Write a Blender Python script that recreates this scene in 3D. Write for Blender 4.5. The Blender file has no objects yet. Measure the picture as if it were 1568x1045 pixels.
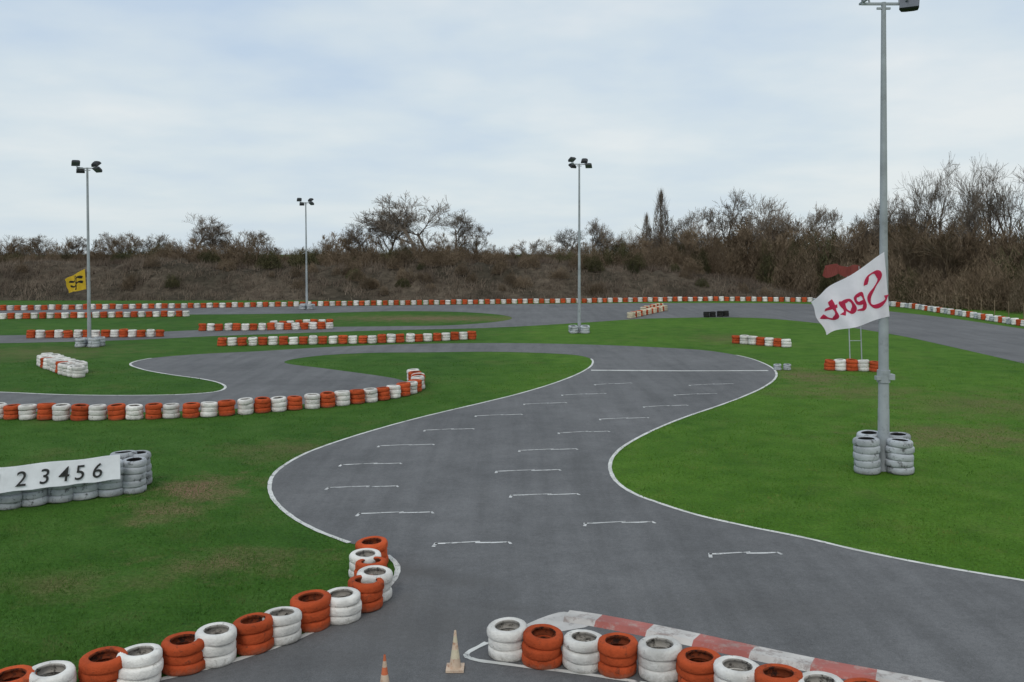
import bpy, math, random
import numpy as np
from mathutils import Vector, Matrix
from mathutils.geometry import tessellate_polygon
random.seed(7); rng=np.random.default_rng(7)
scene=bpy.context.scene
F=1400.0; HC=5.7; HY=387.0; CX=784.0
def P(x,y,z=0.0):
    d=F*(HC-z)/(y-HY)
    return ((x-CX)*d/F, d)
def PD(x,d): return ((x-CX)*d/F, d)
def ZD(y,d): return HC-(y-HY)*d/F
# ---------------------------------------------------------------- helpers
def link(o,parent=None):
    scene.collection.objects.link(o)
    if parent is not None: o.parent=parent
    return o
def empty(name,loc=(0,0,0)):
    e=bpy.data.objects.new(name,None); e.empty_display_size=.3; e.location=loc
    return link(e)
def mesh_np(name,V,Fc,mats=(),mi=None,smooth=False):
    me=bpy.data.meshes.new(name)
    me.from_pydata([tuple(v) for v in V],[],[tuple(f) for f in Fc])
    for m in mats: me.materials.append(m)
    if mi is not None: me.polygons.foreach_set('material_index',mi)
    if smooth: me.polygons.foreach_set('use_smooth',[True]*len(me.polygons))
    me.update(); return me
def tris_mesh(name,V,nper,mat):
    V=np.asarray(V,dtype=np.float32); V=V.reshape(-1,3); n=len(V)//nper
    me=bpy.data.meshes.new(name)
    me.vertices.add(len(V)); me.vertices.foreach_set('co',V.ravel())
    me.loops.add(n*nper); me.loops.foreach_set('vertex_index',np.arange(n*nper,dtype=np.int32))
    me.polygons.add(n); me.polygons.foreach_set('loop_start',np.arange(0,n*nper,nper,dtype=np.int32))
    me.polygons.foreach_set('loop_total',np.full(n,nper,dtype=np.int32))
    me.materials.append(mat); me.update(calc_edges=True); return me
def crom(pts,sub=8,closed=False):
    p=[np.array(q,float) for q in pts]
    if closed: p=[p[-1]]+p+[p[0],p[1]]
    else: p=[2*p[0]-p[1]]+p+[2*p[-1]-p[-2]]
    out=[]
    for i in range(1,len(p)-2):
        p0,p1,p2,p3=p[i-1:i+3]
        t0=0;t1=t0+max(1e-4,np.linalg.norm(p1-p0))**.5;t2=t1+max(1e-4,np.linalg.norm(p2-p1))**.5;t3=t2+max(1e-4,np.linalg.norm(p3-p2))**.5
        for k in range(sub):
            t=t1+(t2-t1)*k/sub
            A1=(t1-t)/(t1-t0)*p0+(t-t0)/(t1-t0)*p1
            A2=(t2-t)/(t2-t1)*p1+(t-t1)/(t2-t1)*p2
            A3=(t3-t)/(t3-t2)*p2+(t-t2)/(t3-t2)*p3
            B1=(t2-t)/(t2-t0)*A1+(t-t0)/(t2-t0)*A2
            B2=(t3-t)/(t3-t1)*A2+(t-t1)/(t3-t1)*A3
            out.append((t2-t)/(t2-t1)*B1+(t-t1)/(t2-t1)*B2)
    if not closed: out.append(p[-2])
    return [tuple(o) for o in out]
def sheet(name,poly,z,mat):
    t=tessellate_polygon([[Vector((a,b,0)) for a,b in poly]])
    V=[(a,b,z) for a,b in poly]
    me=mesh_np(name,V,t,[mat])
    if me.polygons and sum(q.normal.z for q in me.polygons)<0: me.flip_normals()
    return link(bpy.data.objects.new(name,me))
def ribbon_geo(path,w,z,V,Fc,vary=0):
    p=np.array(path); t=np.gradient(p,axis=0); t/=np.linalg.norm(t,axis=1)[:,None]+1e-9
    n=np.stack([-t[:,1],t[:,0]],1); b=len(V)
    for i,(q,m) in enumerate(zip(p,n)):
        a=w*(1+vary*math.sin(i*1.7)+vary*.6*math.sin(i*.61+2)); o=vary*.25*w*math.sin(i*.9)
        V.append((q[0]+m[0]*(a/2+o),q[1]+m[1]*(a/2+o),z)); V.append((q[0]-m[0]*(a/2-o),q[1]-m[1]*(a/2-o),z))
    for i in range(len(p)-1):
        Fc.append((b+2*i,b+2*i+1,b+2*i+3,b+2*i+2))
# ---------------------------------------------------------------- materials
def mat(name):
    m=bpy.data.materials.new(name); m.use_nodes=True
    nt=m.node_tree; return m,nt,nt.nodes['Principled BSDF']
def noise(nt,vec,scale,detail=4,rough=.6):
    n=nt.nodes.new('ShaderNodeTexNoise'); n.inputs['Scale'].default_value=scale; n.inputs['Detail'].default_value=detail; n.inputs['Roughness'].default_value=rough
    nt.links.new(vec,n.inputs['Vector']); return n.outputs['Fac']
def ramp(nt,fac,stops):
    r=nt.nodes.new('ShaderNodeValToRGB'); e=r.color_ramp.elements
    while len(e)<len(stops): e.new(.5)
    for q,(p,c) in zip(e,stops):
        q.position=p; q.color=(c,c,c,1) if isinstance(c,(int,float)) else (*c,1)
    nt.links.new(fac,r.inputs['Fac']); return r.outputs['Color']
def mix(nt,fac,a,b,mode='MIX'):
    m=nt.nodes.new('ShaderNodeMix'); m.data_type='RGBA'; m.blend_type=mode
    for s,i in ((fac,0),(a,6),(b,7)):
        if isinstance(s,(int,float)): m.inputs[i].default_value=s if i==0 else (s,s,s,1)
        elif isinstance(s,tuple): m.inputs[i].default_value=(*s,1)
        else: nt.links.new(s,m.inputs[i])
    return m.outputs[2]
def mth(nt,op,a,b=None,clamp=False):
    m=nt.nodes.new('ShaderNodeMath'); m.operation=op; m.use_clamp=clamp
    for i,s in enumerate((a,b)):
        if s is None: continue
        if isinstance(s,(int,float)): m.inputs[i].default_value=s
        else: nt.links.new(s,m.inputs[i])
    return m.outputs[0]
def pos(nt): return nt.nodes.new('ShaderNodeNewGeometry').outputs['Position']
def objc(nt): return nt.nodes.new('ShaderNodeTexCoord').outputs['Object']
def bump(nt,b,h,strength,dist=.02):
    n=nt.nodes.new('ShaderNodeBump'); n.inputs['Strength'].default_value=strength; n.inputs['Distance'].default_value=dist
    nt.links.new(h,n.inputs['Height']); nt.links.new(n.outputs[0],b.inputs['Normal'])
def patchmask(nt,v,cx,cy,rx,ry,rough,rot=0):
    mp=nt.nodes.new('ShaderNodeMapping'); mp.vector_type='TEXTURE'
    mp.inputs['Location'].default_value=(cx,cy,0); mp.inputs['Scale'].default_value=(rx,ry,1); mp.inputs['Rotation'].default_value=(0,0,rot)
    nt.links.new(v,mp.inputs['Vector'])
    l=nt.nodes.new('ShaderNodeVectorMath'); l.operation='LENGTH'; nt.links.new(mp.outputs[0],l.inputs[0])
    a=mth(nt,'SUBTRACT',1.25,l.outputs['Value'])
    a=mth(nt,'ADD',a,mth(nt,'MULTIPLY',mth(nt,'SUBTRACT',rough,.5),3.6))
    return mth(nt,'MULTIPLY',a,.8,True)
def grass_material(name):
    m,nt,b=mat(name); v=pos(nt)
    big=noise(nt,v,.12,3,.6); med=noise(nt,v,.9,4,.65); fin=noise(nt,v,14,3,.7)
    c=ramp(nt,big,[(.3,(.036,.102,.012)),(.5,(.056,.142,.015)),(.7,(.080,.175,.021))])
    c2=ramp(nt,med,[(.3,(.028,.080,.010)),(.5,(.058,.142,.016)),(.68,(.094,.180,.031))])
    c=mix(nt,.5,c,c2)
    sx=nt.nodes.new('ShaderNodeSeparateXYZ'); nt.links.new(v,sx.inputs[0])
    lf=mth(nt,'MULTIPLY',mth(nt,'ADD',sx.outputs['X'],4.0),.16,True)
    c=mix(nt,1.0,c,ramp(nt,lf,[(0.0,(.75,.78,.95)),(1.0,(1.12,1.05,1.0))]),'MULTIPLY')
    dry=noise(nt,v,.33,5,.7)
    c=mix(nt,ramp(nt,dry,[(.55,0.0),(.76,.5)]),c,(.125,.13,.045))
    dry2=noise(nt,v,2.2,5,.75)
    c=mix(nt,ramp(nt,dry2,[(.58,0.0),(.77,.4)]),c,(.13,.115,.045))
    rough=noise(nt,v,1.1,5,.75)
    tot=None
    for (x,y,rx,ry,s,ro) in [(305,750,1.3,1.35,1.0,.4),(255,785,1.0,.8,.75,.5),(350,862,1.4,.8,.65,.1),(110,895,1.4,.7,.4,0),(1470,668,3.2,2.2,.65,0),(1300,600,3.5,2.0,.5,0),(1243,577,1.8,3,.7,0),(1120,520,3,4,.4,0),(660,488,9,4,.9,0),(1500,620,4,3,.45,0),(430,690,2,1.5,.4,0),(60,540,5,4,.4,0)]:
        X,Y=P(x,y); q=mth(nt,'MULTIPLY',patchmask(nt,v,X,Y,rx,ry,rough,ro),s,True)
        tot=q if tot is None else mth(nt,'MAXIMUM',tot,q)
    c=mix(nt,tot,c,mix(nt,ramp(nt,fin,[(.35,0.0),(.65,1.0)]),(.13,.086,.045),(.21,.148,.088)))
    c=mix(nt,1.0,c,ramp(nt,fin,[(.25,.55),(.5,1.0),(.8,1.45)]),'MULTIPLY')
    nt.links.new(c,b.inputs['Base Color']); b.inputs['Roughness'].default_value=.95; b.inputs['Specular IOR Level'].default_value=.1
    bump(nt,b,fin,.8,.05)
    return m
M_grass=grass_material('grass')
def blade_material():
    m,nt,b=mat('grass_blades'); v=pos(nt)
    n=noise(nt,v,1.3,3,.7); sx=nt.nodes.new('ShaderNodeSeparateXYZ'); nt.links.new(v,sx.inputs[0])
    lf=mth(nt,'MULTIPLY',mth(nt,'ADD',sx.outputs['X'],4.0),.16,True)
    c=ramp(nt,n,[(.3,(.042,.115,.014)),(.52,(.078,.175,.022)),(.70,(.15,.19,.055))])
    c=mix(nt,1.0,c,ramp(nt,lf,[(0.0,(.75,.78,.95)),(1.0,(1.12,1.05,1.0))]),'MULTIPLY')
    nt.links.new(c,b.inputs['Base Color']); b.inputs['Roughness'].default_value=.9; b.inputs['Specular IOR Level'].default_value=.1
    return m
M_blade=blade_material()
def asphalt_material():
    m,nt,b=mat('asphalt'); v=pos(nt)
    big=noise(nt,v,.18,4,.6); med=noise(nt,v,1.3,5,.75); fin=noise(nt,v,70,2,.8); f2=noise(nt,v,9,4,.8)
    c=ramp(nt,big,[(.3,(.112,.113,.116)),(.7,(.156,.156,.159))])
    mp=nt.nodes.new('ShaderNodeMapping'); mp.inputs['Rotation'].default_value=(0,0,.25); mp.inputs['Scale'].default_value=(1.8,.12,1); nt.links.new(v,mp.inputs[0])
    st=noise(nt,mp.outputs[0],1.0,3,.6)
    c=mix(nt,1.0,c,ramp(nt,st,[(.3,.85),(.6,1.05)]),'MULTIPLY')
    c=mix(nt,1.0,c,ramp(nt,med,[(.3,.84),(.7,1.10)]),'MULTIPLY')
    c=mix(nt,1.0,c,ramp(nt,f2,[(.3,.86),(.7,1.12)]),'MULTIPLY')
    c=mix(nt,1.0,c,ramp(nt,fin,[(.25,.65),(.75,1.35)]),'MULTIPLY')
    tot=None
    for (x,y,rx,ry,s,ro) in [(660,880,1.5,.35,.6,-.5),(760,930,1.4,.3,.45,-.3),(640,960,1.8,1.3,.5,0),(520,1010,2.0,.6,.4,.3),(1150,930,2.6,.8,.3,0)]:
        X,Y=P(x,y); q=mth(nt,'MULTIPLY',patchmask(nt,v,X,Y,rx,ry,med,ro),s); tot=q if tot is None else mth(nt,'MAXIMUM',tot,q)
    c=mix(nt,tot,c,(.080,.077,.075))
    nt.links.new(c,b.inputs['Base Color']); b.inputs['Roughness'].default_value=.85; b.inputs['Specular IOR Level'].default_value=.25
    bump(nt,b,fin,.5,.008); return m
M_asph=asphalt_material()
def paint_material(name,col,worn=(.13,.13,.13),amt=.5,sc=6,obj=False,rnd=False,rough=.6,bmp=0,spec=.3):
    m,nt,b=mat(name); v=objc(nt) if obj else pos(nt)
    v0=v
    if obj:
        oi=nt.nodes.new('ShaderNodeObjectInfo')
        a=nt.nodes.new('ShaderNodeVectorMath'); a.operation='ADD'; nt.links.new(v,a.inputs[0])
        nt.links.new(mth(nt,'MULTIPLY',oi.outputs['Random'],37.0),a.inputs[1]); v=a.outputs[0]
    n1=noise(nt,v,sc,5,.75); n2=noise(nt,v,sc*.35,3,.6)
    c=mix(nt,ramp(nt,n1,[(amt,0.0),(amt+.12,1.0)]),col,worn)
    c=mix(nt,1.0,c,ramp(nt,n2,[(.3,.72),(.65,1.06)]),'MULTIPLY')
    if rnd:
        c=mix(nt,1.0,c,ramp(nt,oi.outputs['Random'],[(0,.80),(1,1.08)]),'MULTIPLY')
        s=nt.nodes.new('ShaderNodeSeparateXYZ'); nt.links.new(v0,s.inputs[0])
        gz=mth(nt,'ADD',s.outputs['Z'],mth(nt,'MULTIPLY',mth(nt,'SUBTRACT',n1,.5),.35))
        c=mix(nt,ramp(nt,gz,[(0.0,.5),(.10,0.0)]),c,(.14,.12,.09))
    nt.links.new(c,b.inputs['Base Color']); b.inputs['Roughness'].default_value=rough; b.inputs['Specular IOR Level'].default_value=spec
    if bmp: bump(nt,b,n1,bmp,.05)
    return m
M_line=paint_material('line_paint',(.64,.64,.61),amt=.56,sc=4)
M_mark=paint_material('marking_paint',(.60,.60,.59),amt=.52,sc=6)
M_tw=paint_material('tyre_white_paint',(.78,.76,.72),(.22,.20,.17),.60,8,True,True,.8,.8,.1)
M_tr=paint_material('tyre_orange_paint',(.52,.090,.030),(.18,.055,.03),.57,8,True,True,.8,.8,.1)
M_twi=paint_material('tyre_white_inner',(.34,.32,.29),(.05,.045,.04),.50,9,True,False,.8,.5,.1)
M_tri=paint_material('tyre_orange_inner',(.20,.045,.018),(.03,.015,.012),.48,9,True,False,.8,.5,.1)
M_tg=paint_material('tyre_grey_paint',(.45,.475,.50),(.08,.08,.08),.54,6,True,True,.8,.6,.15)
M_tc=paint_material('tyre_cream_paint',(.62,.55,.40),(.14,.12,.1),.6,7,True,True,.75,.5,.15)
M_rub=paint_material('tyre_rubber',(.018,.018,.018),(.04,.038,.035),.5,8,True,False,.8,.5,.2)
M_kw=paint_material('kerb_white',(.56,.53,.50),(.33,.28,.26),.50,5)
M_kr=paint_material('kerb_red',(.40,.12,.10),(.40,.25,.22),.50,5)
M_conc=paint_material('kerb_concrete',(.50,.48,.46),(.28,.26,.25),.55,4)
M_pole=paint_material('galvanised_steel',(.34,.37,.39),(.26,.28,.29),.55,3,rough=.5)
M_dark=paint_material('dark_housing',(.03,.032,.035),(.06,.06,.06),.6,5,rough=.5)
M_glass=paint_material('lamp_glass',(.14,.15,.17),(.1,.1,.1),.7,5,rough=.25)
def flat(name,col,rough=.7):
    m,nt,b=mat(name); v=pos(nt)
    c=mix(nt,1.0,col,ramp(nt,noise(nt,v,3,4,.6),[(.3,.88),(.7,1.06)]),'MULTIPLY')
    nt.links.new(c,b.inputs['Base Color']); b.inputs['Roughness'].default_value=rough; return m
def cloth(name,col):
    m=flat(name,col,.8); nt=m.node_tree; b=nt.nodes['Principled BSDF']
    tr=nt.nodes.new('ShaderNodeBsdfTranslucent'); tr.inputs['Color'].default_value=(*col,1)
    mx=nt.nodes.new('ShaderNodeMixShader'); mx.inputs[0].default_value=.4
    nt.links.new(b.outputs[0],mx.inputs[1]); nt.links.new(tr.outputs[0],mx.inputs[2])
    nt.links.new(mx.outputs[0],nt.nodes['Material Output'].inputs[0]); return m
M_flag=cloth('flag_white_cloth',(.90,.86,.92)); M_flagred=cloth('flag_red_print',(.60,.03,.10))
M_flagy=cloth('flag_yellow_cloth',(.68,.44,.03)); M_flagk=cloth('flag_black_print',(.03,.03,.03)); M_bannerr=cloth('banner_red_cloth',(.26,.06,.05))
M_board=flat('board_white',(.78,.80,.84)); M_black=flat('number_black',(.02,.02,.02))
M_coneo=paint_material('cone_orange',(.60,.16,.07),(.4,.25,.18),.6,10); M_conew=paint_material('cone_white',(.62,.48,.36),(.45,.25,.16),.52,10)
def bark(name,a,b_,sc=.5,lo=.75,hi=1.25):
    m,nt,b=mat(name); v=pos(nt)
    oi=nt.nodes.new('ShaderNodeObjectInfo')
    c=mix(nt,ramp(nt,noise(nt,v,sc,2,.6),[(.35,0.0),(.65,1.0)]),a,b_)
    c=mix(nt,1.0,c,ramp(nt,oi.outputs['Random'],[(0,lo),(1,hi)]),'MULTIPLY')
    nt.links.new(c,b.inputs['Base Color']); b.inputs['Roughness'].default_value=1; b.inputs['Specular IOR Level'].default_value=0
    return m
M_bark=bark('bark',(.135,.112,.090),(.190,.158,.128))  # bark and twig colours lightened: distance haze is painted into them
M_twig=bark('brown_twigs',(.135,.100,.066),(.205,.155,.108),.5,.7,1.2)
M_ever=bark('dark_green_brush',(.062,.064,.034),(.115,.105,.054),.5,.65,1.15)
M_scrub=bark('dry_scrub',(.100,.078,.062),(.190,.152,.118),.18)
def mound_mat():
    m,nt,b=mat('embankment_earth'); v=pos(nt)
    c=mix(nt,ramp(nt,noise(nt,v,.12,5,.7),[(.42,0.0),(.6,1.0)]),(.052,.044,.032),(.108,.086,.064))
    c=mix(nt,1.0,c,ramp(nt,noise(nt,v,1.2,5,.75),[(.3,.4),(.7,1.4)]),'MULTIPLY')
    nt.links.new(c,b.inputs['Base Color']); b.inputs['Roughness'].default_value=1; b.inputs['Specular IOR Level'].default_value=.05
    return m
M_mound=mound_mat()
# ---------------------------------------------------------------- ground & tracks
g=mesh_np('grass_ground',[(-1500,-300,0),(1500,-300,0),(1500,2500,0),(-1500,2500,0)],[(0,1,2,3)],[M_grass])
link(bpy.data.objects.new('grass_ground',g))
W=lambda L:[P(*q) for q in L]
left_island=crom(W([(-500,585),(-200,595),(0,601),(100,605),(200,606),(290,604),(332,600),(345,594),(336,587),(310,581),(260,574),(218,566),(200,557),(232,549),(300,543),(400,538),(500,532),(600,528),(700,526),(800,526),(900,528),(1000,532),(1080,537),(1140,547),(1176,560),(1188,570),(1187,580),(1170,593),(1140,607),(1100,622),(1050,639),(1010,655),(975,672),(950,688),(936,705),(935,722),(946,740),(972,757),(1012,772),(1070,790),(1150,808),(1230,824),(1320,845),(1420,865),(1500,879),(1568,890),(1750,922),(2200,985)]))
left_edge=crom(W([(535,832),(490,815),(455,797),(430,778),(416,760),(413,742),(420,726),(440,710),(470,694),(510,679),(560,663),(620,646),(680,631),(740,617),(800,602),(855,585),(893,569),(907,558),(903,549),(880,544),(830,541),(750,539),(650,540),(560,541),(480,546),(435,555),(500,565),(560,573),(605,580),(625,586)]))
tyre_edge=crom(W([(625,586),(600,603),(520,614),(430,622),(330,628),(200,632),(0,630),(-200,624),(-500,612)]))
near_left=crom(W([(-500,1210),(-200,1150),(0,1106),(120,1074),(240,1043),(340,1018),(440,985),(520,948),(565,922),(598,895),(609,873),(598,855),(570,842),(535,832)]))
track=left_island+[P(2600,1400),P(-1200,1400)]+near_left[:-1]+left_edge[:-1]+tyre_edge
sheet('kart_track',track,.006,M_asph)
far=crom(W([(-400,468),(0,468),(200,466),(480,469),(700,467),(1000,464.5),(1240,466),(1360,477),(1450,487),(1568,504),(1800,537),(2100,580)]))
far+=crom(W([(2100,700),(1800,613),(1568,557),(1450,530),(1370,513),(1250,495),(1150,487),(1000,488),(900,494),(800,500),(730,503),(600,506),(500,509),(330,515),(200,521),(0,526),(-400,531)]))
far+=crom(W([(-400,517),(0,514),(200,510),(330,505),(500,501),(600,500),(700,498),(780,490),(770,483),(700,478),(600,477),(480,480),(300,482),(0,481),(-400,482)]))
sheet('service_road',far,.006,M_asph)
V=[];Fc=[]
i0=next(i for i,p in enumerate(left_island) if p[0]>P(1120,542)[0])
ribbon_geo(left_island[i0:],.10,.012,V,Fc,.08)
i1=next(i for i,p in enumerate(left_island) if i>90 and p[1]>P(0,549)[1])
ribbon_geo(left_island[:i1],.11,.012,V,Fc,.08)
i2=next(i for i,p in enumerate(left_edge) if p[1]>P(0,549.5)[1])
ribbon_geo(left_edge[:i2],.10,.012,V,Fc,.08)
ribbon_geo(near_left[:-14],.10,.012,V,Fc,.08)
ribbon_geo(crom(W([(745,985),(714,1004),(722,1010),(780,1019),(900,1034),(1060,1060),(1250,1100),(1500,1160)])),.08,.012,V,Fc,.1)
link(bpy.data.objects.new('track_edge_line',mesh_np('track_edge_line',V,Fc,[M_line])))
V=[];Fc=[]
for (a,b_,y) in [(549,660,785),(502,607,745),(522,612,710),(580,662,681),(650,723,657),(728,797,635),(802,865,617),(860,925,603),(910,965,587),
   (895,998,800),(782,883,757),(760,855,720),(795,881,688),(855,930,661),(918,990,640),(985,1050,621),(1032,1095,603),(1055,1120,588),(666,778,831),(1086,1190,847)]:
    A=np.array(P(a,y+2.5)); B=np.array(P(b_,y)); d=B-A; L=np.linalg.norm(d); d/=L; n=np.array([-d[1],d[0]])
    rr=lambda s:random.uniform(-s,s)
    m1=A+d*L*.62+n*(.07+rr(.03))
    ribbon_geo([A,A+d*L*.15+n*.0,A+d*L*.35+n*.03,m1],.062,.012,V,Fc,.2)
    ribbon_geo([m1-d*.10-n*.07,A+d*L*.8-n*.02,B],.060,.012,V,Fc,.2)
    ribbon_geo([A-d*.03-n*.20,A+d*.03+n*.05],.07,.012,V,Fc)
    ribbon_geo([B+d*.0+n*.03,B+d*.05-n*.12],.06,.012,V,Fc)
link(bpy.data.objects.new('grid_markings',mesh_np('grid_markings',V,Fc,[M_mark])))
V=[];Fc=[]; ribbon_geo([P(905,567.5),P(970,568),P(1040,568.5),P(1110,568.4),P(1176,568)],.26,.012,V,Fc,.15)
link(bpy.data.objects.new('start_line',mesh_np('start_line',V,Fc,[M_line])))
def kerb(name,path,w,seg):
    p=np.array(path); s=np.r_[0,np.cumsum(np.linalg.norm(np.diff(p,axis=0),axis=1))]
    n=int(s[-1]/.1); q=np.stack([np.interp(np.linspace(0,s[-1],n),s,p[:,k]) for k in (0,1)],1)
    t=np.gradient(q,axis=0); t/=np.linalg.norm(t,axis=1)[:,None]; nn=np.stack([-t[:,1],t[:,0]],1)
    prof=[(-w/2,.006),(-w/2+.05,.04),(w/2-.08,.07),(w/2,.006)]; V=[];Fc=[];mi=[]
    for a,b in zip(q,nn):
        for (o,z) in prof: V.append((a[0]-b[0]*o,a[1]-b[1]*o,z))
    for i in range(n-1):
        for k in range(3):
            Fc.append((4*i+k,4*i+k+1,4*i+5+k,4*i+4+k)); mi.append(int(i*.1/seg+.45)%2)
    Fc.append((0,1,2,3)); mi.append(0)
    me=mesh_np(name,V,Fc,[M_kw,M_kr],mi); return link(bpy.data.objects.new(name,me))
kerb('red_white_kerb',crom(W([(868,945),(905,950),(960,960),(1040,976),(1150,1000),(1260,1023),(1400,1049),(1600,1089)])),.46,.78)
sheet('kerb_apron',crom(W([(742,988),(800,960),(838,944),(864,938),(880,942),(905,958),(860,968),(800,982)]),3,True),.010,M_conc)
# ---------------------------------------------------------------- tyres
def stack_mesh(name,n,R,h,paint,seed,inner=M_rub,skew=.018):
    r=random.Random(seed); V=[];Fc=[];mi=[]; S=24
    def ring(rad,z,ox,oy,wob,ph,lum,tx,ty):
        b=len(V)
        for k in range(S):
            a=2*math.pi*k/S; rr=rad*(1+wob*math.sin(2*a+ph)+lum*math.sin(3*a+ph*2)+lum*.6*math.sin(7*a+ph))
            x=rr*math.cos(a); y=rr*math.sin(a)
            V.append((ox+x,oy+y,z+x*tx+y*ty))
        return b
    def join(a,b,m):
        for k in range(S):
            Fc.append((a+k,a+(k+1)%S,b+(k+1)%S,b+k)); mi.append(m)
    for i in range(n):
        ox,oy=r.uniform(-skew,skew),r.uniform(-skew,skew); z0=i*h; RR=R*r.uniform(.96,1.03); ph=r.uniform(0,6)
        tx,ty=r.uniform(-.06,.06)*(i>0),r.uniform(-.06,.06)*(i>0)
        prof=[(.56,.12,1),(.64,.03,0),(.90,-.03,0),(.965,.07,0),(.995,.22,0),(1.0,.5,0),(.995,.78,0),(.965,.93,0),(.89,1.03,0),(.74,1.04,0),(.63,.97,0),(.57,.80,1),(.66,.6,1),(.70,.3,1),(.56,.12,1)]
        if i==n-1: prof=prof[:6]+[(.985,.74,0),(.93,.90,0),(.83,1.0,0),(.72,1.0,0),(.62,.92,0)]+prof[11:]
        pr=None
        for (a,b,m) in prof:
            cur=ring(RR*a,z0+b*h+.004,ox,oy,.025,ph,.015,tx,ty)
            if pr is not None: join(pr,cur,m)
            pr=cur
    return mesh_np(name,V,Fc,[paint,inner],mi,True)
def variants(base,paint,n,h,R=.285,k=6,inner=M_rub): return [stack_mesh(f'{base}_{i}',n,R,h,paint,i*11+n,inner) for i in range(k)]
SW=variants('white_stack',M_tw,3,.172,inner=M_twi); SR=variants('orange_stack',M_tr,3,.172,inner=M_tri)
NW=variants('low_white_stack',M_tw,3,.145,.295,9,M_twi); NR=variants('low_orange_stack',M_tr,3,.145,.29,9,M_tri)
SC=variants('cream_stack',M_tc,3,.175); SG=variants('grey_stack',M_tg,5,.165,.31); SG3=variants('grey_short',M_tg,3,.16,.3)
SK=variants('black_stack',M_rub,3,.175)
def put(parent,ms,x,y,i,sc=1.0,z=.0):
    o=bpy.data.objects.new(f'stack_{i+1}',random.choice(ms)); o.location=(x,y,z+.004); o.rotation_euler=(random.uniform(-.04,.04),random.uniform(-.04,.04),random.uniform(0,6.28)); s=sc*random.uniform(.95,1.03); o.scale=(s,s,sc*random.uniform(.90,1.04)); link(o,parent)
def row(pts,sp=.565,pat=None,jit=.03,sc=1.0,name='tyre_barrier',start=0,zig=0):
    path=np.array(crom(W(pts),10)) if len(pts)>2 else np.array(W(pts))
    s=np.r_[0,np.cumsum(np.linalg.norm(np.diff(path,axis=0),axis=1))]
    n=max(1,int(round(s[-1]/sp))+1); e=empty(name); pat=pat or [SW,SR]
    for i,t in enumerate(np.linspace(0,s[-1],n)):
        x=np.interp(t,s,path[:,0]); y=np.interp(t,s,path[:,1])
        j=(i+start)%len(pat)
        put(e,pat[j],x+random.uniform(-jit,jit),y+random.uniform(-jit,jit)+(zig if j==1 else -zig),i,sc)
    return e
row([(569,866),(562,880),(568,900),(573,922),(540,941),(470,962),(412,985),(338,1008),(257,1032),(180,1051),(80,1070),(-80,1102),(-300,1150)],.52,[NW,NR],start=1,jit=.03,zig=.05)
row([(778,1003),(828,1012),(887,1020),(943,1028),(1005,1036),(1065,1048),(1130,1066),(1220,1089),(1400,1126),(1560,1160)],.545,[NW,NR],jit=.03)
row([(-200,636),(0,641),(100,643),(200,642),(330,637),(430,629),(520,621),(600,610),(636,600),(641,592),(632,584)],.60)
row([(340,530),(450,528),(600,525),(722,520)],.60,start=1)
row([(310,507),(400,506),(505,504)],.60,start=1); row([(420,502),(505,499)],.60)
row([(48,518),(150,517),(245,516)],.60,start=1)
row([(-250,493),(0,489),(150,487),(285,485)],.62)
row([(-400,480),(0,476),(150,474),(300,472),(500,469),(700,466.5),(900,464),(1100,461.5),(1240,463)],.62,[SW,SR])
row([(1240,463),(1370,470),(1450,481),(1568,500),(1750,530),(2000,575)],.76,[SW,SG3,SW,SR])
row([(65,560),(85,568),(105,575),(120,578)],.55,[SW,SW,SR,SW,SW]); row([(72,556),(125,572)],.6,[SW])
row([(965,488),(990,482),(1018,476)],.62,[SC,SC,SR]); row([(985,478),(1012,472)],.7,[SC,SR])
row([(1082,486),(1112,485)],.62,[SK],sc=.95,name='black_tyre_barrier')
row([(1128,526),(1165,529),(1205,532)],.56,[SR,SW,SW,SR,SW])
row([(1270,567),(1340,569)],.55,[SR,SW])
row([(1190,567),(1206,567)],.4,[SG3],sc=.6,name='grey_tyre_stack')
# numbered barrier: straight row with a board leaning on its front
e=row([(-160,798),(205,753)],.55,[SG],name='numbered_tyre_barrier',jit=.012)
row([(188,745),(212,742)],.5,[SG],name='grey_tyre_stack')
A=np.array(P(-160,798)); B=np.array(P(180,756.1)); d=(B-A); L=np.linalg.norm(d); d/=L; n=np.array([d[1],-d[0]])
OFF=.50; ZB,ZT,TL=.45,.99,.08
V=[];Fc=[]; K=24
for i in range(K+1):
    q=A+d*L*i/K+n*(OFF+.010*math.sin(i*1.3)); b=q-n*.02
    zt=ZT+.012*math.sin(i*.9); zb=ZB+.01*math.sin(i*1.7)
    V+=[(q[0],q[1],zb),(q[0]-n[0]*TL,q[1]-n[1]*TL,zt),(b[0]-n[0]*TL,b[1]-n[1]*TL,zt),(b[0],b[1],zb)]
for i in range(K):
    for k in range(4): Fc.append((4*i+k,4*i+(k+1)%4,4*i+4+(k+1)%4,4*i+4+k))
Fc+=[(0,1,2,3),(4*K+3,4*K+2,4*K+1,4*K)]
link(bpy.data.objects.new('number_board',mesh_np('number_board',V,Fc,[M_board])),e)
for ch,x in zip('123456',(-6,31,67,97,121,148)):
    a=np.array([x-CX,F]); q0=A+n*OFF
    t=np.linalg.solve(np.array([[a[0],-d[0]],[a[1],-d[1]]]),q0)[1]
    c=bpy.data.curves.new('digit_'+ch,'FONT'); c.body=ch; c.size=.46; c.align_x='CENTER'; c.extrude=.001; c.offset=.002; c.shear=.15; c.materials.append(M_black)
    to=bpy.data.objects.new('digit_'+ch,c)
    w=q0+d*t+n*.024
    to.location=(w[0]-n[0]*.012,w[1]-n[1]*.012,ZB+.10)
    to.rotation_euler=(math.radians(90)-math.atan2(TL,ZT-ZB),0,math.atan2(d[1],d[0])); link(to,e)
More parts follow.
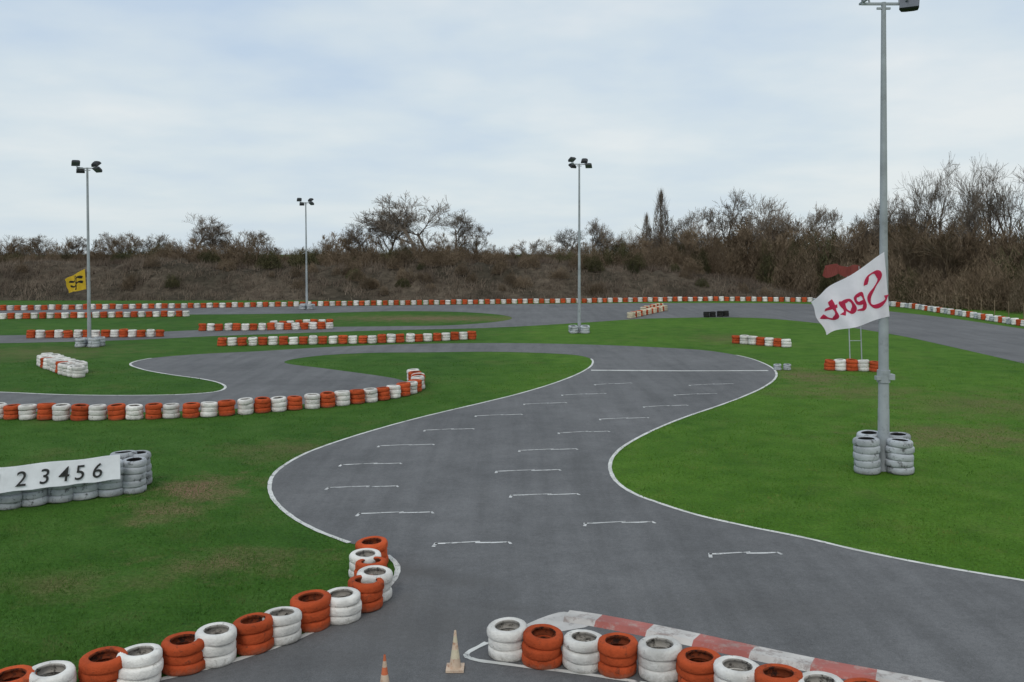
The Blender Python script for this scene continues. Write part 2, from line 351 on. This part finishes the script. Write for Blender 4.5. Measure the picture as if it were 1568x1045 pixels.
# ---------------------------------------------------------------- poles
def box(V,Fc,c,s,rot=None):
    b=len(V)
    for x in(-.5,.5):
        for y in(-.5,.5):
            for z in(-.5,.5):
                p=Vector((x*s[0],y*s[1],z*s[2]))
                if rot: p=rot@p
                V.append((p.x+c[0],p.y+c[1],p.z+c[2]))
    for f in((0,1,3,2),(4,6,7,5),(0,4,5,1),(2,3,7,6),(0,2,6,4),(1,5,7,3)): Fc.append(tuple(b+i for i in f))
def cone_seg(V,Fc,p0,p1,r0,r1,S=12,cap=True):
    p0=Vector(p0);p1=Vector(p1);d=(p1-p0).normalized(); u=d.orthogonal().normalized(); w=d.cross(u); b=len(V)
    for p,r in((p0,r0),(p1,r1)):
        for k in range(S):
            a=2*math.pi*k/S; q=p+u*r*math.cos(a)+w*r*math.sin(a); V.append(tuple(q))
    for k in range(S): Fc.append((b+k,b+(k+1)%S,b+S+(k+1)%S,b+S+k))
    if cap: Fc.append(tuple(b+S+k for k in range(S)))
def lamp(x,y,H,r0,r1,rotz=0,lean=0,near=False):
    e=empty('floodlight_pole',(x,y,0)); e.rotation_euler=(0,lean,rotz)
    V=[];Fc=[]
    cone_seg(V,Fc,(0,0,0),(0,0,1.6),r0,r0*.96,24); cone_seg(V,Fc,(0,0,1.6),(0,0,H*.45),r0*.92,r0*.74,24); cone_seg(V,Fc,(0,0,H*.45),(0,0,H),r0*.70,r1,24)
    box(V,Fc,(0,-.0,.03),(.45,.45,.04))
    link(bpy.data.objects.new('mast',mesh_np('mast',V,Fc,[M_pole],smooth=False)),e)
    V=[];Fc=[]; box(V,Fc,(0,0,H-.04),(1.15,.07,.06)); box(V,Fc,(0,0,H-.16),(.35,.06,.05))
    for sx in (-.5,.5):
        for k in (-1,1): box(V,Fc,(sx*1.05,k*.14,H+.02),(.05,.25,.05))
    link(bpy.data.objects.new('crossbar',mesh_np('crossbar',V,Fc,[M_pole])),e)
    i=0
    L=((-.62,-.14,25,.28),(-.45,.14,200,-.14),(.45,.16,150,.24),(.66,-.14,-30,-.12)) if not near else ((-.62,-.12,25,.42),(-.40,.14,200,.36),(.46,.16,150,.40),(.62,-.14,-28,-.10))
    for sx,sy,az,dz in L:
        i+=1; V=[];Fc=[]
        R=Matrix.Rotation(math.radians(az),3,'Z')@Matrix.Rotation(math.radians(55 if not near else -35),3,'X')
        prof=[(.46,.38,-.10),(.48,.40,-.05),(.40,.33,.07),(.20,.18,.15)]
        for (a,c,z) in prof:
            for (p,q) in((-.5,-.5),(.5,-.5),(.5,.5),(-.5,.5)):
                v=R@Vector((p*a,z,q*c)); V.append((v.x+sx,v.y+sy,v.z+H+dz))
        for l in range(3):
            for k in range(4): Fc.append((4*l+k,4*l+(k+1)%4,4*l+4+(k+1)%4,4*l+4+k))
        Fc.append((12,13,14,15))
        mi=[0]*len(Fc); Fc.append((0,3,2,1)); mi.append(1)
        link(bpy.data.objects.new(f'floodlight_{i}',mesh_np('floodlight',V,Fc,[M_dark,M_glass],mi)),e)
        V=[];Fc=[]; cone_seg(V,Fc,(sx,sy,H+dz),(sx*.9,0,H-.05),.025,.025,6); link(bpy.data.objects.new(f'bracket_{i}',mesh_np('bracket',V,Fc,[M_pole])),e)
    return e
px,py=P(1353,720)
L1=lamp(px,py,ZD(4,py),.15,.06,near=True)
V=[];Fc=[]; box(V,Fc,(.16,-.05,2.45),(.16,.2,.14)); box(V,Fc,(-.17,-.05,2.42),(.12,.16,.10)); cone_seg(V,Fc,(0,0,2.30),(0,0,2.62),.165,.165,16)
link(bpy.data.objects.new('clamp',mesh_np('clamp',V,Fc,[M_pole])),L1)
ee=empty('pole_tyre_guard')
for i,(a,b) in enumerate(((-.53,-.30),(.30,-.30),(-.26,.36),(.52,.36))): put(ee,SG,px+a,py+b,i,1.08)
for (x,y,t) in((887,510,251),(137,531,257),(470,474,310)):
    a,b=P(x,y); lamp(a,b,ZD(t,b),.12,.06,random.uniform(-.3,.3),(-.012 if x<800 else 0))
    ee=empty('pole_tyre_guard')
    for i,(u,v) in enumerate(((-.40,-.30),(.40,-.30),(-.42,.36),(.43,.36))): put(ee,SG3,a+u,b+v,i,1.1)
# ---------------------------------------------------------------- flags
def flag(name,yo,corners,matf,strokes,matS,sw,amp=.09,nu=56,nv=36):
    e=empty(name); T,Bm,FB,FT=[np.array(c) for c in corners]
    def pt(u,v,off=0):
        q=(T*v+Bm*(1-v))*(1-u)+(FT*v+FB*(1-v))*u
        sag=.05*math.sin(math.pi*u)*(1-v)-.05*math.sin(math.pi*u)*(1-v)**3
        y=yo+amp*math.sin(u*8.5+v*2.2)*min(1,u*2.5)+amp*.5*math.sin(u*17-v*4.0)*u+.25*u
        z=q[1]-sag+.03*math.sin(u*9+1)*u
        x=q[0]+.03*math.sin(v*9)*u
        return (x,y+off,z)
    V=[pt(i/nu,j/nv) for i in range(nu+1) for j in range(nv+1)]
    Fc=[(i*(nv+1)+j,(i+1)*(nv+1)+j,(i+1)*(nv+1)+j+1,i*(nv+1)+j+1) for i in range(nu) for j in range(nv)]
    link(bpy.data.objects.new('cloth',mesh_np('cloth',V,Fc,[matf],smooth=True)),e)
    V=[];Fc=[]
    for st in strokes:
        p=np.array(crom(st,8)) if len(st)>2 else np.linspace(st[0],st[1],8)
        t=np.gradient(p,axis=0); t/=np.linalg.norm(t,axis=1)[:,None]+1e-9; nn=np.stack([-t[:,1],t[:,0]],1)
        for off in(-.012,.012):
            b=len(V)
            for i,(a,m) in enumerate(zip(p,nn)):
                w=sw*(.85+.4*math.sin(i*.35+.6))
                V.append(pt(a[0]+m[0]*w,a[1]+m[1]*w,off)); V.append(pt(a[0]-m[0]*w,a[1]-m[1]*w,off))
            for i in range(len(p)-1): Fc.append((b+2*i,b+2*i+1,b+2*i+3,b+2*i+2))
    link(bpy.data.objects.new('print',mesh_np('print',V,Fc,[matS])),e); return e
def C(x,y,d): return ((x-CX)*d/F, ZD(y,d))
seat=[[(.30,.68),(.25,.79),(.14,.78),(.09,.66),(.17,.54),(.26,.44),(.25,.29),(.15,.22),(.04,.27),(.02,.34)],
[(.35,.42),(.45,.46),(.46,.58),(.39,.59),(.355,.44),(.38,.31),(.48,.33)],
[(.61,.56),(.54,.57),(.505,.42),(.55,.32),(.61,.41),(.625,.58),(.63,.38),(.68,.32)],
[(.77,.72),(.74,.5),(.75,.36),(.80,.29),(.87,.36),(.93,.47)],[(.69,.53),(.86,.57)]]
d=py
flag('white_flag',d-.17,[C(1350,386,d),C(1358,484,d),C(1268,513,d),C(1241,462,d)],M_flag,seat,M_flagred,.031,amp=.12)
d=P(137,531)[1]
flag('yellow_flag',d-.1,[C(131,412,d),C(133,443,d),C(103,449,d),C(98,428,d)],M_flagy,[[(.15,.65),(.4,.78),(.6,.6),(.85,.7)],[(.15,.4),(.35,.5),(.6,.3),(.85,.4)],[(.5,.9),(.45,.5),(.55,.1)]],M_flagk,.05,amp=.10)
bx,by=P(1302,566); bx2,_=P(1320,566)
e=empty('banner_frame'); V=[];Fc=[]
for X in (bx,bx2): cone_seg(V,Fc,(X,by,0),(X-.15,by,ZD(408,by)),.03,.025,8)
for z in (1.4,3.9): cone_seg(V,Fc,(bx-.05,by,z),(bx2-.05,by,z),.02,.02,6)
link(bpy.data.objects.new('posts',mesh_np('posts',V,Fc,[M_pole])),e)
V=[];Fc=[]; K=24
cT=[C(1318,408,by),C(1264,405,by)]; cB=[C(1318,424,by),C(1259,422,by)]
for i in range(K+1):
    u=i/K
    for (a,b,s) in (cT+[0],cB+[1]):
        V.append((a[0]*(1-u)+b[0]*u+.05*math.sin(u*20+s),by+.14*math.sin(u*14+s),a[1]*(1-u)+b[1]*u+(.06+.06*s)*math.sin(u*11+s*1.5)))
for i in range(K): Fc.append((2*i,2*i+1,2*i+3,2*i+2))
link(bpy.data.objects.new('banner',mesh_np('banner',V,Fc,[M_bannerr])),e)
# ---------------------------------------------------------------- cones
def cone(x,y,h,a,b):
    X,Y=P(x,y); e=empty('traffic_cone',(X,Y,.012)); V=[];Fc=[];mi=[]
    box(V,Fc,(0,0,.015),(h*.46,h*.46,.03)); mi=[0]*6; S=24
    zs=[(.03,.19,0),(.05,.155,0),(.30,.118,0),(.30,.119,1),(.52,.085,1),(.52,.0845,0),(.70,.060,0),(.705,.061,1),(.85,.042,1),(.99,.026,0),(1.0,.018,0)]
    pr=None
    for z,r,m in zs:
        b0=len(V)
        for k in range(S): V.append((r*h*1.0*math.cos(k*2*math.pi/S),r*h*math.sin(k*2*math.pi/S),z*h))
        if pr is not None:
            for k in range(S): Fc.append((pr+k,pr+(k+1)%S,b0+(k+1)%S,b0+k)); mi.append(m)
        pr=b0
    link(bpy.data.objects.new('cone_body',mesh_np('cone_body',V,Fc,[a,b],mi)),e)
cone(697,1026,.53,M_conew,M_tc); cone(589,1066,.52,M_coneo,M_conew)
# ---------------------------------------------------------------- embankment
def Hm(x):
    return (4.0+.35*np.sin(x*.011)+.2*np.sin(x*.031+1))*(1-np.clip((x-960)/290,0,1)**1.6)
xs=np.linspace(-700,1250,260); V=[];Fc=[]
ds=[108.5,110,112,114,116,118,120,122,125,130,136,145]; fr=[0,.06,.25,.48,.7,.87,.97,1,1,1,.9,.0]
nr=rng.normal(0,.2,(len(xs),len(ds)))
for i,x in enumerate(xs):
    for j,(dd,f) in enumerate(zip(ds,fr)):
        V.append(((x-CX)*116/F,dd,max(-.05,f*Hm(x)+(nr[i,j]+.22*math.sin(i*.21+j))*f*(Hm(x)/4.1)) if 0<j<len(ds)-1 else -.05))
n=len(ds)
for i in range(len(xs)-1):
    for j in range(n-1): Fc.append((i*n+j,(i+1)*n+j,(i+1)*n+j+1,i*n+j+1))
link(bpy.data.objects.new('embankment',mesh_np('embankment',V,Fc,[M_mound],smooth=True)))
def hmound(X,Y):
    x=X*F/116+CX; return np.where(x<1250,np.interp(Y,ds,fr)*Hm(x),0)
def flecks(n,cen,hgt,wid,up=.8):
    a=rng.uniform(0,2*np.pi,n); dirn=np.stack([np.cos(a)*(1-up),np.sin(a)*(1-up),np.full(n,up)],1)+rng.normal(0,.22,(n,3))
    dirn/=np.linalg.norm(dirn,axis=1)[:,None]
    b=rng.uniform(0,2*np.pi,n); side=np.stack([np.cos(b),np.sin(b)*.5,rng.normal(0,.15,n)],1)
    h=hgt[:,None]; w=wid[:,None]
    V=np.empty((n,3,3)); V[:,0]=cen-side*w/2; V[:,1]=cen+side*w/2; V[:,2]=cen+dirn*h
    return V.reshape(-1,3)
cl=2200; cx=rng.uniform(-115,41,cl); cy=rng.uniform(108.5,129,cl); k=24
X=np.repeat(cx,k)+rng.normal(0,.5,cl*k); Y=np.repeat(cy,k)+rng.normal(0,.35,cl*k)
hh=np.repeat(rng.uniform(.3,1.0,cl)**1.5*1.4+.1,k)*rng.uniform(.5,1,cl*k)
Z=hmound(X,Y); keep=(X*F/116+CX)<1235
cen=np.stack([X,Y,Z-.05],1)[keep]
link(bpy.data.objects.new('embankment_scrub',tris_mesh('embankment_scrub',flecks(len(cen),cen,hh[keep],rng.uniform(.03,.14,len(cen)),.75),3,M_scrub)))
# ---------------------------------------------------------------- bare trees
def tree_mesh(name,H,spread,seed,levels=5,kids=(3,4),mat_=M_bark,trunk=.02,minr=.017,base=.35):
    r=random.Random(seed); segs=[]
    def br(p,d,L,rad,lv):
        n=4 if lv<2 else 3; q=p; dd=d
        pts=[(q,rad)]
        for i in range(n):
            w=.13
            dd=(dd+Vector((r.gauss(0,w),r.gauss(0,w),r.gauss(0,.06)+(.07 if lv>0 else 0)))).normalized()
            q=q+dd*L/n; rr=max(minr,rad*(1-.55*(i+1)/n)); pts.append((q,rr))
        for a,b in zip(pts[:-1],pts[1:]): segs.append((a[0],b[0],a[1],b[1]))
        if lv>=levels: return
        k=r.randint(*kids)+(2 if lv==0 else 0)
        for i in range(k):
            t=r.uniform(base if lv==0 else .25,1.0); j=min(n-1,int(t*n)); u=t*n-j
            a=pts[j][0].lerp(pts[j+1][0],u); rr=pts[j][1]
            az=r.uniform(0,6.283); ang=r.uniform(.35,.95)*spread
            ax=dd.orthogonal().normalized(); ax.rotate(Matrix.Rotation(az,3,dd))
            nd=(dd*math.cos(ang)+ax*math.sin(ang)).normalized()
            br(a,nd,L*r.uniform(.5,.8)*(1 if lv else .66),max(minr,rr*.55),lv+1)
    br(Vector((0,0,0)),Vector((0,0,1)),H*.5,H*trunk,0)
    P0=np.array([s[0][:] for s in segs]);P1=np.array([s[1][:] for s in segs]);R0=np.array([s[2] for s in segs]);R1=np.array([s[3] for s in segs])
    mz=P1[:,2].max(); f=H/mz; P0*=f;P1*=f
    D=P1-P0; D/=np.linalg.norm(D,axis=1)[:,None]+1e-9
    A=np.cross(D,np.array([.31,.77,.56])); A/=np.linalg.norm(A,axis=1)[:,None]; B=np.cross(D,A)
    quads=[]
    for k in range(3):
        a0=k*2.094;a1=(k+1)*2.094
        o0=A*math.cos(a0)+B*math.sin(a0); o1=A*math.cos(a1)+B*math.sin(a1)
        quads.append(np.stack([P0+o0*R0[:,None],P0+o1*R0[:,None],P1+o1*R1[:,None],P1+o0*R1[:,None]],1))
    return tris_mesh(name,np.concatenate(quads).reshape(-1,3),4,mat_)
TM=[tree_mesh(f'bare_tree_{i}',12,1.0+.1*(i%3),i+3,kids=(4,4) if i%2 else (3,5),trunk=.024) for i in range(6)]
TT=[tree_mesh(f'tall_tree_{i}',16,.85,i+90,kids=(3,4),trunk=.020,minr=.015,base=.45) for i in range(4)]
TW=[tree_mesh(f'shrub_tree_{i}',7,.8,i+60,kids=(3,5),levels=4,mat_=M_twig,trunk=.014,minr=.018) for i in range(4)]
def poplar_mesh():
    g=np.random.default_rng(4); n=1300; t=g.uniform(.06,1,n); a=g.uniform(0,6.283,n)
    rad=1.15*np.sin(np.pi*np.clip(t*.9+.08,0,1))**.7*np.sqrt(g.uniform(0,1,n))
    cen=np.stack([np.cos(a)*rad,np.sin(a)*rad,t*9.2],1)
    V1=flecks(n,cen,g.uniform(.7,1.5,n),g.uniform(.03,.08,n),.93)
    V=[];Fc=[]; cone_seg(V,Fc,(0,0,0),(0,0,10.2),.2,.02,6,False)
    V2=np.array([V[i] for f in Fc for i in (f[0],f[1],f[2],f[0],f[2],f[3])])
    return tris_mesh('poplar',np.concatenate([V1,V2]),3,M_bark)
TN=poplar_mesh()
def brush_mesh(name,n,w,h,mat_,seed,wd=(.02,.10)):
    g=np.random.default_rng(seed)
    t=g.uniform(0,1,n)**.9; rad=w*np.sqrt(g.uniform(0,1,n))*(1-.5*t*t); a=g.uniform(0,6.283,n)
    lump=1+.25*np.sin(a*3+seed)+.18*np.sin(a*5+2*seed)
    cen=np.stack([np.cos(a)*rad*lump,np.sin(a)*rad*.7,t*h*.86*lump],1)
    ln=g.uniform(.25,.85,n)
    return tris_mesh(name,flecks(n,cen,ln,g.uniform(*wd,n)*(1.3-.7*t),.62),3,mat_)
BB=[brush_mesh(f'brush_{i}',3800,2.6,4.5,M_twig,i+1) for i in range(4)]+[brush_mesh(f'green_brush_{i}',3200,2.6,4.2,M_ever,i+9,(.04,.14)) for i in range(2)]
def tdist(x): return float(np.interp(x,[-600,1150,1300,1420,1568,2200],[131,129,117,104,94,70]))
topx=[-600,0,120,240,300,380,450,520,590,700,770,860,960,1100,1250,1350,1568,2200]
topy=[368,372,378,372,364,370,385,370,368,370,382,371,360,350,347,346,350,345]
e=empty('distant_tree_belt'); cnt=0
def place(ms,x,dd,H,hm,scx=1.0,name=None,parent=e):
    global cnt; cnt+=1
    o=bpy.data.objects.new(name or f'shrub_{cnt}',ms); X,Y=PD(x,dd); z=float(hmound(np.array(X),np.array(Y)))
    s=H/hm; o.location=(X,Y,max(0,z)-.15); o.scale=(s*scx,s*scx,s); o.rotation_euler=(0,0,random.uniform(0,6.28)); link(o,parent); return o
for rowi,(off,hs,stp) in enumerate([(-7,.60,28),(-1,.80,25),(4,.90,23),(9,.98,21)]):
    x=-600
    while x<2100:
        x+=stp*random.uniform(.6,1.4); D=tdist(x)+off+random.uniform(-1.5,1.5)
        if rowi==0 and x<1200: D=tdist(x)-3+random.uniform(-1,1)
        X,Y=PD(x,D); z=float(max(0,hmound(np.array(X),np.array(Y))))
        H=max(1.6,(ZD(np.interp(x,topx,topy),D)-z)*hs*random.uniform(.70,1.12))
        place(random.choice(BB[:4] if random.random()<.72 else BB[4:]),x,D,H,4.9,max(1.0,min(1.9,4.2/H)))
for i in range(90):
    x=random.choice([random.uniform(-500,1200),random.gauss(720,110),random.gauss(560,60)]); D=random.uniform(111,126)
    if x>1200: continue
    place(random.choice(BB[:5]),x,D,random.uniform(.9,2.2)*(1.3 if D>118 else .8),4.9,1.6)
x=-600
while x<2100:
    x+=random.uniform(9,18); D=tdist(x)+random.uniform(-4,12)
    H=ZD(np.interp(x,topx,topy)-random.uniform(-2,22),D)-float(max(0,hmound(*map(np.array,PD(x,D)))))
    place(random.choice(TW),x,D,max(2,H),7,1.15)
for (x,y,w,m) in [(300,324,1.1,0),(332,338,1.0,1),(190,352,1,2),(120,360,1,3),(60,362,1,4),(15,358,1,0),(250,356,.9,5),(395,352,1,4),(530,342,.95,3),(562,335,.9,5),(590,316,1.0,2),(640,294,1.3,0),(668,300,1.15,5),(694,320,1.0,1),(730,342,.9,4),(905,333,.8,1),(872,346,.9,2),(940,345,.8,5),
      (1050,320,.8,1),(1085,316,.8,4),(1112,288,.9,3),(1150,292,.85,0),(1190,316,.8,2),(1235,308,.8,1),(1270,318,.8,4),(1320,316,.8,0),(1355,290,.6,2),
      (1402,236,.72,10),(1430,244,.62,11),(1472,232,.6,12),(1522,230,.72,13),(1552,228,.7,10),(1600,235,.8,11),(1680,230,.8,12),(1780,225,.8,13),(1500,300,.6,1),(1385,300,.6,5),(1450,310,.6,5)]:
    D=tdist(x)+random.uniform(3,9); zg=float(max(0,hmound(*map(np.array,PD(x,D))))); H=ZD(y,D)-zg+.15
    if m>=10: place(TT[m-10],x,D,H,16,w,'bare_tree',None)
    else: place(TM[m],x,D,H,12,w*(1+.5*zg/H),'bare_tree',None)
D=134; zg=float(max(0,hmound(*map(np.array,PD(1012,D)))))
place(TN,1012,D,ZD(284,D)-zg,10.4,.95,'poplar_tree',None); place(TN,990,D,ZD(324,D)-zg,10.4,.9,'poplar_tree',None)
# wire fence at right
e=empty('wire_fence'); V=[];Fc=[]
fp=np.array(crom(W([(1385,466),(1450,475),(1568,492),(1750,518),(2000,560)]),10)); s=np.r_[0,np.cumsum(np.linalg.norm(np.diff(fp,axis=0),axis=1))]
pp=[(np.interp(t,s,fp[:,0]),np.interp(t,s,fp[:,1])) for t in np.arange(0,s[-1],2.5)]
for a,b in pp: cone_seg(V,Fc,(a,b,0),(a,b,1.5),.035,.035,6)
for a,b in zip(pp[:-1],pp[1:]):
    for z in(.5,1.0,1.45): cone_seg(V,Fc,(*a,z),(*b,z),.008,.008,4,False)
link(bpy.data.objects.new('posts_and_wire',mesh_np('posts_and_wire',V,Fc,[M_twig])),e)
# ---------------------------------------------------------------- grass blades
def inside(px_,py_,poly):
    c=np.zeros(len(px_),bool); n=len(poly)
    for i in range(n):
        x1,y1=poly[i]; x2,y2=poly[i-1]
        if y1==y2: continue
        m=((y1>py_)!=(y2>py_)); m&=px_<(x2-x1)*(py_-y1)/(y2-y1)+x1; c^=m
    return c
nb=330000
u=rng.uniform(0,1,nb); dd=1/(1/11.5+(1/48-1/11.5)*u)
sx=rng.uniform(-120,1690,nb); X=(sx-CX)*dd/F; Y=dd
k=~inside(X,Y,track); X=X[k];Y=Y[k]
n=len(X); cen=np.stack([X,Y,np.zeros(n)],1)
hb=rng.uniform(.015,.055,n)*(1+.5*np.sin(X*1.7)*np.sin(Y*1.1)); wb=rng.uniform(.006,.018,n)*(Y/18)
link(bpy.data.objects.new('grass_blades',tris_mesh('grass_blades',flecks(n,cen,hb,wb,.6),3,M_blade)))
# ---------------------------------------------------------------- light & sky
EL=math.radians(42); AZ=math.radians(200)
w=bpy.data.worlds.new('World'); scene.world=w; w.use_nodes=True; nt=w.node_tree; bg=nt.nodes['Background']
sky=nt.nodes.new('ShaderNodeTexSky'); sky.sky_type='NISHITA'; sky.sun_disc=False; sky.sun_elevation=EL; sky.sun_rotation=AZ; sky.dust_density=3; sky.air_density=1
tc=nt.nodes.new('ShaderNodeTexCoord'); sp=nt.nodes.new('ShaderNodeSeparateXYZ'); nt.links.new(tc.outputs['Generated'],sp.inputs[0])
zz=mth(nt,'ADD',mth(nt,'MAXIMUM',sp.outputs['Z'],0.0),.16)
cb=nt.nodes.new('ShaderNodeCombineXYZ'); nt.links.new(mth(nt,'DIVIDE',sp.outputs['X'],zz),cb.inputs[0]); nt.links.new(mth(nt,'DIVIDE',sp.outputs['Y'],zz),cb.inputs[1])
n1=noise(nt,cb.outputs[0],.8,4,.48); n2=noise(nt,cb.outputs[0],2.4,4,.52)
cf=mth(nt,'ADD',mth(nt,'MULTIPLY',n1,.72),mth(nt,'MULTIPLY',n2,.28))
cf=mth(nt,'ADD',cf,mth(nt,'MULTIPLY',sp.outputs['X'],.10))
cloud=ramp(nt,cf,[(.37,(4.9,6.1,7.6)),(.50,(6.2,7.1,7.8)),(.64,(7.9,8.2,8.3))])
hz=ramp(nt,sp.outputs['Z'],[(0.0,1.0),(.26,0.0)])
cloud=mix(nt,mth(nt,'MULTIPLY',hz,.65),cloud,(7.0,7.8,8.0))
col=mix(nt,.93,sky.outputs[0],cloud)
nt.links.new(col,bg.inputs['Color']); bg.inputs['Strength'].default_value=.106
sl=bpy.data.lights.new('sun','SUN'); sl.energy=1.05; sl.angle=math.radians(24); sl.color=(1,.95,.87)
so=link(bpy.data.objects.new('sun',sl)); 
sd=Vector((math.sin(AZ)*math.cos(EL),math.cos(AZ)*math.cos(EL),math.sin(EL))); so.rotation_euler=sd.to_track_quat('Z','Y').to_euler()
# ---------------------------------------------------------------- camera
cam=bpy.data.cameras.new('camera'); cam.sensor_width=36; cam.lens=36*F/1568; cam.shift_y=-(522.5-HY)/1568; cam.clip_end=5000
co=link(bpy.data.objects.new('camera',cam)); co.location=(0,0,HC); co.rotation_euler=(math.radians(90),0,0); scene.camera=co
scene.view_settings.view_transform='Standard'; scene.view_settings.look='None'; scene.view_settings.exposure=0
